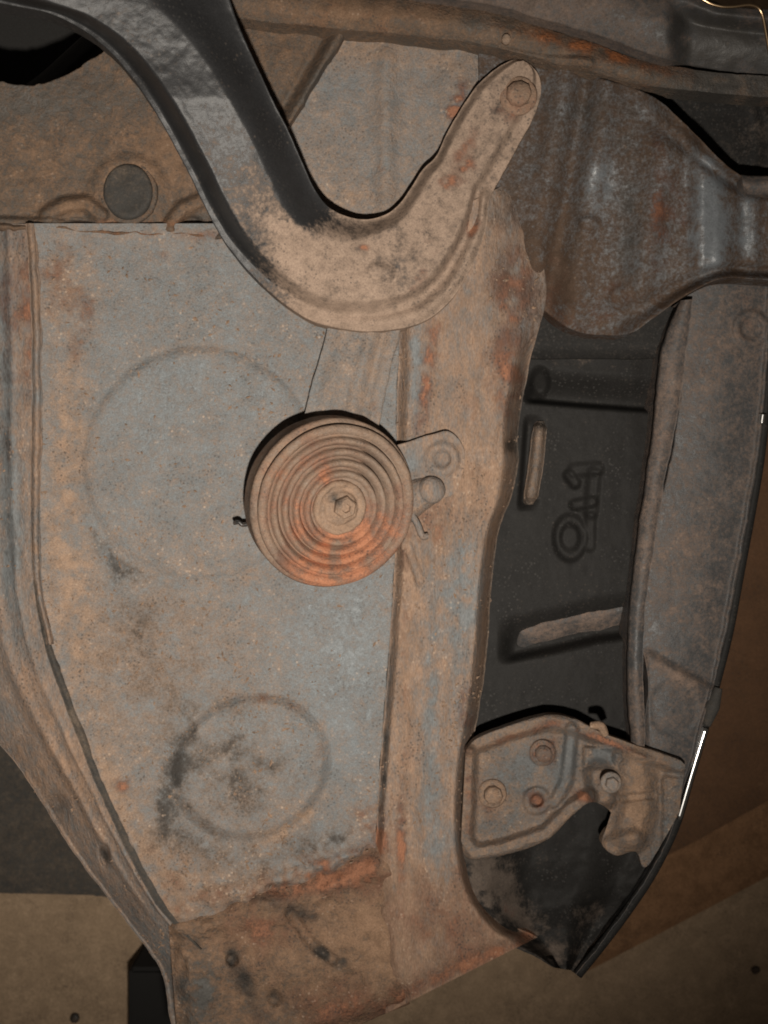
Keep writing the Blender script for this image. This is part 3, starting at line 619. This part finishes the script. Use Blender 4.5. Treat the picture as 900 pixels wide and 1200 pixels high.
# ------------------------------------------------------------------ the black bracket
arm = thing("bumper_bracket", "curved black channel bracket, dusty at its hooked end, bolted over the panel", "bracket", tuple(P(430, 320, 0)))
AL = [(-60, -8), (0, 4), (62, 17), (112, 46), (150, 85), (185, 137), (215, 192), (240, 242), (262, 283), (288, 315), (325, 350), (370, 378), (430, 388), (490, 380), (530, 350), (556, 305), (569, 268), (573, 236), (588, 206), (606, 172), (624, 140), (633, 112), (632, 90), (622, 76)]
AR = [(250, -50), (266, -10), (279, 28), (294, 62), (308, 93), (325, 128), (341, 160), (355, 192), (368, 220), (380, 238), (395, 249), (413, 255), (432, 257), (453, 251), (470, 237), (484, 217), (496, 198), (511, 183), (522, 160), (540, 128), (560, 100), (583, 80), (600, 71), (612, 70)]
def h_arm(x, y, u, v):
    base = np.interp(v, [0, .2, .38, .5, .62, .75, 1], [95, 80, 50, 28, 17, 13, 10])
    dep = np.interp(v, [0, .25, .42, .55, .68, .8, 1], [58, 50, 34, 24, 20, 14, 8])
    lipw = np.interp(v, [0, .3, .45, .6, .72, 1], [.05, .05, .09, .17, .16, .1])
    left = sm(u, lipw, lipw + .16)
    right = 1 - sm(u, np.interp(v, [0, .4, .55, 1], [.62, .66, .86, .86]), np.interp(v, [0, .4, .55, 1], [1.0, 1.0, 1.0, 1.0]))
    h = base + dep * left * (1 - np.interp(v, [0, .36, .5], [.62, .7, 1]) * (1 - right))
    h = h + (10 * np.exp(-((u - .085) / .07) ** 2) + 2) * sm(v, .46, .6) * (1 - sm(v, .735, .76)) - 7 * np.exp(-((u - .24) / .05) ** 2) * sm(v, .46, .6) * (1 - sm(v, .735, .76))
    h = h + bead(x, y, [(440, 318), (452, 320)], 14, 5) - 4 * (1 - sm(np.abs(u - .45), .05, .3)) * sm(v, .8, .9)
    return h
def w_arm(x, y, u, v):
    dk = 1 - sm(v + .06 * sm(u, .25, .5) * (1 - sm(u, .6, .7)), .34, .47)
    face = sm(u, .17, .24) * (1 - sm(u, .62, .72))
    W = wear_shading(x, y, (0, -.2, 0), [])
    W[..., 0] = dk * (-.65 + .46 * face + .5 * face * sm(v, .17, .33) + .45 * np.exp(-((u - .16) / .025) ** 2) * sm(v, .0, .1)) + (1 - dk) * (.9 + .0 * face)
    W[..., 2] = dk * .0
    W2 = wear_shading(x, y, (0, 0, 0), [(500, 300, 14, 36, 25, -.1, .8, 0), (540, 195, 18, 50, 32, .0, .75, 0), (490, 330, 10, 20, 25, 0, .5, 0), (555, 270, 8, 24, 15, 0, .6, 0), (560, 170, 16, 60, 32, 0, .28, 0), (440, 296, 40, 24, 0, .0, 0.1, 0), (600, 130, 20, 18, 0, .1, .6, 0), (555, 255, 12, 26, 15, .1, .4, 0), (427, 290, 9, 5, 0, 0, 1, 0), (470, 320, 30, 30, 0, -.2, 0.05, 0), (400, 262, 40, 10, 12, -.3, 0, 0),
        (285, 312, 12, 12, 0, 0, .6, 0), (314, 340, 10, 8, 0, 0, .5, 0), (420, 372, 100, 14, 0, .4, 0, 0), (350, 300, 26, 30, 0, .25, 0, 0), (580, 130, 26, 14, -40, -.2, 0, 0), (540, 190, 20, 30, 30, .0, .25, .05)])
    return W + W2
patch("channel", AL, AR, h_arm, M_ARM, arm, nu=90, nv=420, wf=w_arm, noise=.55, seed=80, skirt=26, edge=.35)
boltset("bolt", 607, 112, 20, 14, M_HORN, arm, wearc=(.7, .4, 0), hh=11, lump=2.5)
lathe("rivet", [(13, -2), (12, 3), (7, 5.5), (2, 6)], place(452, 316, 44), M_ARM, arm, n=20, wob=1, wf=lambda x, y, z: np.tile([.8, -.2, 0], (len(x), 1)))

# ------------------------------------------------------------------ the horn
horn = thing("horn", "round rusty horn with concentric ridges on its face, hung under the bracket", "horn", tuple(P(385, 590, 0)))
ax = Vector((0.36, -0.22, 0.9)).normalized()
HM = place(382, 584, 30, ax)
def to_px(HM, lx, ly, lz):
    Mx = np.array(HM); pts = np.stack([lx, ly, lz], -1) * S @ Mx[:3, :3].T + Mx[:3, 3]
    k = D / (D - pts[:, 2])
    return pts[:, 0] * k / S + 450, 600 - pts[:, 1] * k / S
def w_horn(x, y, z):
    px, py = to_px(HM, x, y, z)
    W = wear_shading(px, py, (.5, .36, 0), [(420, 640, 60, 50, -30, -.1, .7, 0), (385, 650, 50, 20, 0, 0, .5, 0), (370, 680, 60, 14, 10, 0, .35, 0), (380, 560, 26, 40, 0, 0, .4, 0), (330, 560, 20, 50, 20, .1, .3, 0), (430, 540, 40, 50, 0, -.2, -.05, .12), (292, 600, 9, 30, 0, -.2, 0, .5), (330, 660, 16, 30, -30, -.2, 0, .3), (350, 600, 14, 40, 0, 0, .3, .05)])
    return W
lathe("housing", [(60, -14), (86, -12), (94, -6), (96, 2), (95, 22), (97, 27), (95, 31), (86, 32)], HM, M_HORN, horn, n=96, wf=w_horn, wob=.6)
prof = [(86, 20), (87, 33), (90, 36), (91.5, 40), (90.5, 44), (86, 45.5), (81, 43)]
r = 79.0; z = 38.0
for k in range(4):
    prof += [(r, z - 5), (r - 1.2, z + 6), (r - 3.0, z + 11), (r - 5.6, z + 11.5), (r - 8.6, z + 7.5), (r - 11.0, z + 1)]
    r -= 11.8; z += 2.6
prof += [(r, z), (r - 1, z - 2), (1, z - 2)]
lathe("resonator_disc", prof, HM, M_HORN, horn, n=120, wf=w_horn, wob=.9, seed=8)
zc = z - 2
W_hub = lambda x, y, zz: wear_shading(x, y, (.75, .12, 0), [(6, 12, 8, 8, 0, -.4, 0, .7)])
hub = lathe("hub", [(31, zc - 4), (30.5, zc + 4), (28, zc + 7), (25, zc + 6), (22, zc + 3.5), (19.5, zc + 4), (18.5, zc + 8), (15, zc + 10), (3, zc + 9)], HM @ Matrix.Translation((0.0, 0.0, 0)), M_HORN, horn, n=40, wf=W_hub, wob=3.0, seed=18)
nut = lathe("nut", [(13, zc + 6), (13, zc + 14), (11, zc + 16.5), (5.5, zc + 16.5), (5, zc + 13)], HM @ Matrix.Translation((3 * S, -1 * S, 0)) @ Matrix.Rotation(.4, 4, 'Z'), M_HORN, horn, n=6, wf=W_hub)
nut.data.polygons.foreach_set("use_smooth", [False] * len(nut.data.polygons))
# hanger strap up to the bracket
hs = patch("hanger_strap", [(388, 366), (380, 400), (368, 440), (355, 490), (346, 520)], [(474, 366), (466, 400), (456, 440), (446, 490), (440, 520)],
      lambda x, y, u, v: 17 + 5 * np.exp(-((u - .60) / .08) ** 2) + 4 * np.exp(-((u - .25) / .1) ** 2) - 5 * np.exp(-((u - .78) / .06) ** 2), M_GREY, horn, nu=30, nv=60, skirt=7, noise=.9, seed=90,
      wf=lambda x, y, u, v: wear_shading(x, y, (.45, .0, 0), [(440, 420, 10, 60, 15, .3, 0, 0), (370, 450, 10, 50, 15, -.3, 0, 0), (440, 480, 8, 20, 0, 0, .4, 0)]))
# side bracket, post and terminal
patch("mounting_ear", [(455, 524), (480, 516), (505, 509), (524, 505), (536, 512), (543, 524), (545, 536)], [(455, 566), (480, 572), (500, 580), (520, 584), (534, 576), (541, 560), (545, 545)],
      lambda x, y, u, v: 26 + 5 * (1 - sm(np.abs(np.hypot(x - 518, y - 538) - 15), 2, 8)) - 2 * (1 - sm(np.hypot(x - 518, y - 538), 6, 12)), M_RAIL, horn, nu=30, nv=40, skirt=6, noise=.7, seed=95,
      wf=lambda x, y, u, v: wear_shading(x, y, (.62, .1, 0), [(480, 545, 12, 20, 0, -.6, 0, 0), (520, 545, 10, 10, 0, 0, .3, 0)]))
tube("terminal_post", [(455, 598, 4), (480, 584, 14), (505, 574, 26)], [30, 24, 16], M_RAIL, horn, n=24, res=24, wearc=(.6, .12, 0))
lathe("terminal_cap", [(16, -14), (16, -2), (14, 4), (9, 7), (2, 8)], place(507, 574, 34, (.45, .1, .9)), M_RAIL, horn, n=28, wf=lambda x, y, z: np.tile([.45, .0, 0], (len(x), 1)), wob=1)
tube("clip_wire", [(482, 602, 26), (489, 614, 26), (495, 628, 24), (501, 628, 22)], 4, M_RAIL, horn, n=8, res=24, wearc=(.35, .1, 0))
tube("wire_stub", [(292, 614, 30), (284, 615, 32), (280, 612, 32), (274, 613, 30)], 2.4, M_BLACK, horn, n=8, res=20, wearc=(.2, .2, 0))

# ------------------------------------------------------------------ lamp bracket, lower right
lb = thing("lamp_bracket", "dusty folded steel bracket with bolts and a hook, below the dark recess", "bracket", tuple(P(650, 930, 0)))
def h_plate(x, y, u, v):
    h = -8 + 0 * x
    top = [(552, 874), (592, 857), (640, 845), (672, 849), (705, 864), (750, 880), (798, 897)]
    h = h + bead(x, y, top, 15, 15) + bead(x, y, [(549, 884), (545, 985), (556, 1000), (590, 994), (640, 977), (668, 949), (690, 934)], 14, 16)
    h = h + bead(x, y, [(670, 855), (664, 915), (650, 940)], 11, 9) - bead(x, y, [(702, 908), (706, 932)], 22, 20)
    h = h + 9 * sm(x, 680, 688) * (1 - sm(x, 716, 724)) * sm(y, 872, 878) * (1 - sm(y, 898, 904))
    h = h + bead(x, y, [(744, 902), (748, 945), (740, 975)], 30, 18) + bead(x, y, [(742, 985), (718, 993)], 19, 12)
    h = h - bead(x, y, [(728, 936), (764, 932)], 7, 5) + 8 * sm(x, 772, 780) * sm(y, 905, 915)
    h = h - 12 * (1 - sm(np.hypot(x - 629, y - 938), 5, 8)) + 6 * (1 - sm(np.abs(np.hypot(x - 629, y - 938) - 12), 2, 6)) + 7 * (1 - sm(np.abs(np.hypot(x - 636, y - 882) - 10), 2, 6))
    return h
def W_plate(x, y, u, v):
    W = wear_shading(x, y, (.62, .16, 0), [(629, 938, 14, 16, 0, -.2, .8, .1), (636, 880, 14, 20, 0, 0, .9, 0), (575, 932, 18, 22, 0, .2, .5, 0), (686, 936, 16, 7, 30, 0, 1.5, 0), (600, 864, 60, 6, -18, .2, .5, 0), (720, 872, 60, 5, 20, 0, .7, 0), (549, 930, 6, 50, 0, .1, .5, 0),
        (610, 905, 40, 26, -10, -.7, -.1, .35), (600, 960, 40, 14, -15, -.5, 0, .25), (664, 895, 10, 36, 8, -1.0, -.3, 0), (704, 888, 18, 12, 0, -1.1, -.4, 0), (705, 920, 16, 14, 0, -.3, 0, .3), (746, 945, 14, 50, 0, .5, -.1, 0), (785, 940, 10, 50, 15, -.7, 0, .1), (760, 1000, 16, 14, 0, -.6, 0, 0), (600, 845, 60, 5, -18, -.3, 0, .5)])
    return W
patch("plate", [(546, 878), (560, 865), (592, 852), (640, 838), (672, 842), (690, 851), (706, 859), (722, 865), (738, 871), (754, 876), (770, 881), (785, 886), (797, 891), (803, 897)],
      [(540, 985), (549, 1006), (590, 1002), (640, 985), (670, 956), (692, 940), (710, 946), (721, 964), (710, 976), (705, 990), (722, 1003), (745, 998), (758, 1015), (796, 952)],
      h_plate, M_BODY, lb, nu=130, nv=260, noise=1.0, seed=100, skirt=16, edge=.4, wf=W_plate)
boltset("bolt", 716, 917, 10, 8, M_GREY, lb, wearc=(.5, 0, 0))
boltset("bolt", 577, 930, -4, 11, M_BODY, lb, wearc=(.8, .3, 0), hh=16, lump=3)
boltset("bolt", 636, 882, -3, 10, M_BODY, lb, wearc=(.5, .6, 0), hh=13, lump=3)
tube("spring_clip", [(692, 850, 36), (704, 851, 40), (710, 862, 40)], [4, 5.5, 4], M_BODY, lb, n=10, res=20, wearc=(.9, -.2, 0))

# ------------------------------------------------------------------ caked grit, too fine to pick apart
def grit(name, regions, mat, wcol, seed):
    R = np.random.RandomState(seed)
    base = np.array([(1, 0, 0), (0, 1, 0), (-1, 0, 0), (0, -1, 0), (0, 0, .7), (0, 0, -.7)], float)
    tri = np.array([(0, 1, 4), (1, 2, 4), (2, 3, 4), (3, 0, 4), (1, 0, 5), (2, 1, 5), (3, 2, 5), (0, 3, 5)])
    V = []; F = []; n = 0
    for A, B, hf, count, keep, vmax in regions:
        a = curve(A, 200); b = curve(B, 200)
        u = R.rand(count); vi = R.rand(count) * vmax
        ii = (vi * 199).astype(int)
        X = a[ii, 0] * (1 - u) + b[ii, 0] * u; Y = a[ii, 1] * (1 - u) + b[ii, 1] * u
        dens = keep(X, Y) + .9 * vn(X, Y, 40, 71) + .7 * vn(X, Y, 15, 72)
        ok = R.rand(count) < dens
        H = hf(X, Y, u, vi)
        for x, y, h in zip(X[ok], Y[ok], H[ok]):
            r = .55 + 1.7 * R.rand() ** 3
            an = R.rand() * 6.28
            c, s_ = math.cos(an), math.sin(an)
            p = base * (1 + .7 * (R.rand(6, 1) - .5)) * r * np.array([1 + R.rand() * 1.2, .8, .8])
            q = np.stack([p[:, 0] * c - p[:, 1] * s_, p[:, 0] * s_ + p[:, 1] * c, p[:, 2]], -1) * S
            V.append(q + P(x, y, h)); F.append(tri + n); n += 6
    V = np.vstack(V); F = np.vstack(F)
    o = mesh_obj(name, V, F, mat, body, np.tile(wcol, (len(V), 1)), smooth=False)
    o["kind"] = "stuff"
    return o
grit("caked_grit", [
    (SEAM, RSEAM, h_floor, 9000, lambda x, y: .28 + .35 * np.exp(-((x - 200) / 140) ** 2 - ((y - 790) / 110) ** 2) - .3 * np.exp(-((x - 410) / 60) ** 2 - ((y - 800) / 130) ** 2), .97),
    (CR_A, CR_B, h_rail, 3000, lambda x, y: .3 + 0 * x, .8),
    (OUT2, SEAM2, h_side, 3000, lambda x, y: .3 + 0 * x, 1),
], M_BODY, (.9, .05, 0), 5)
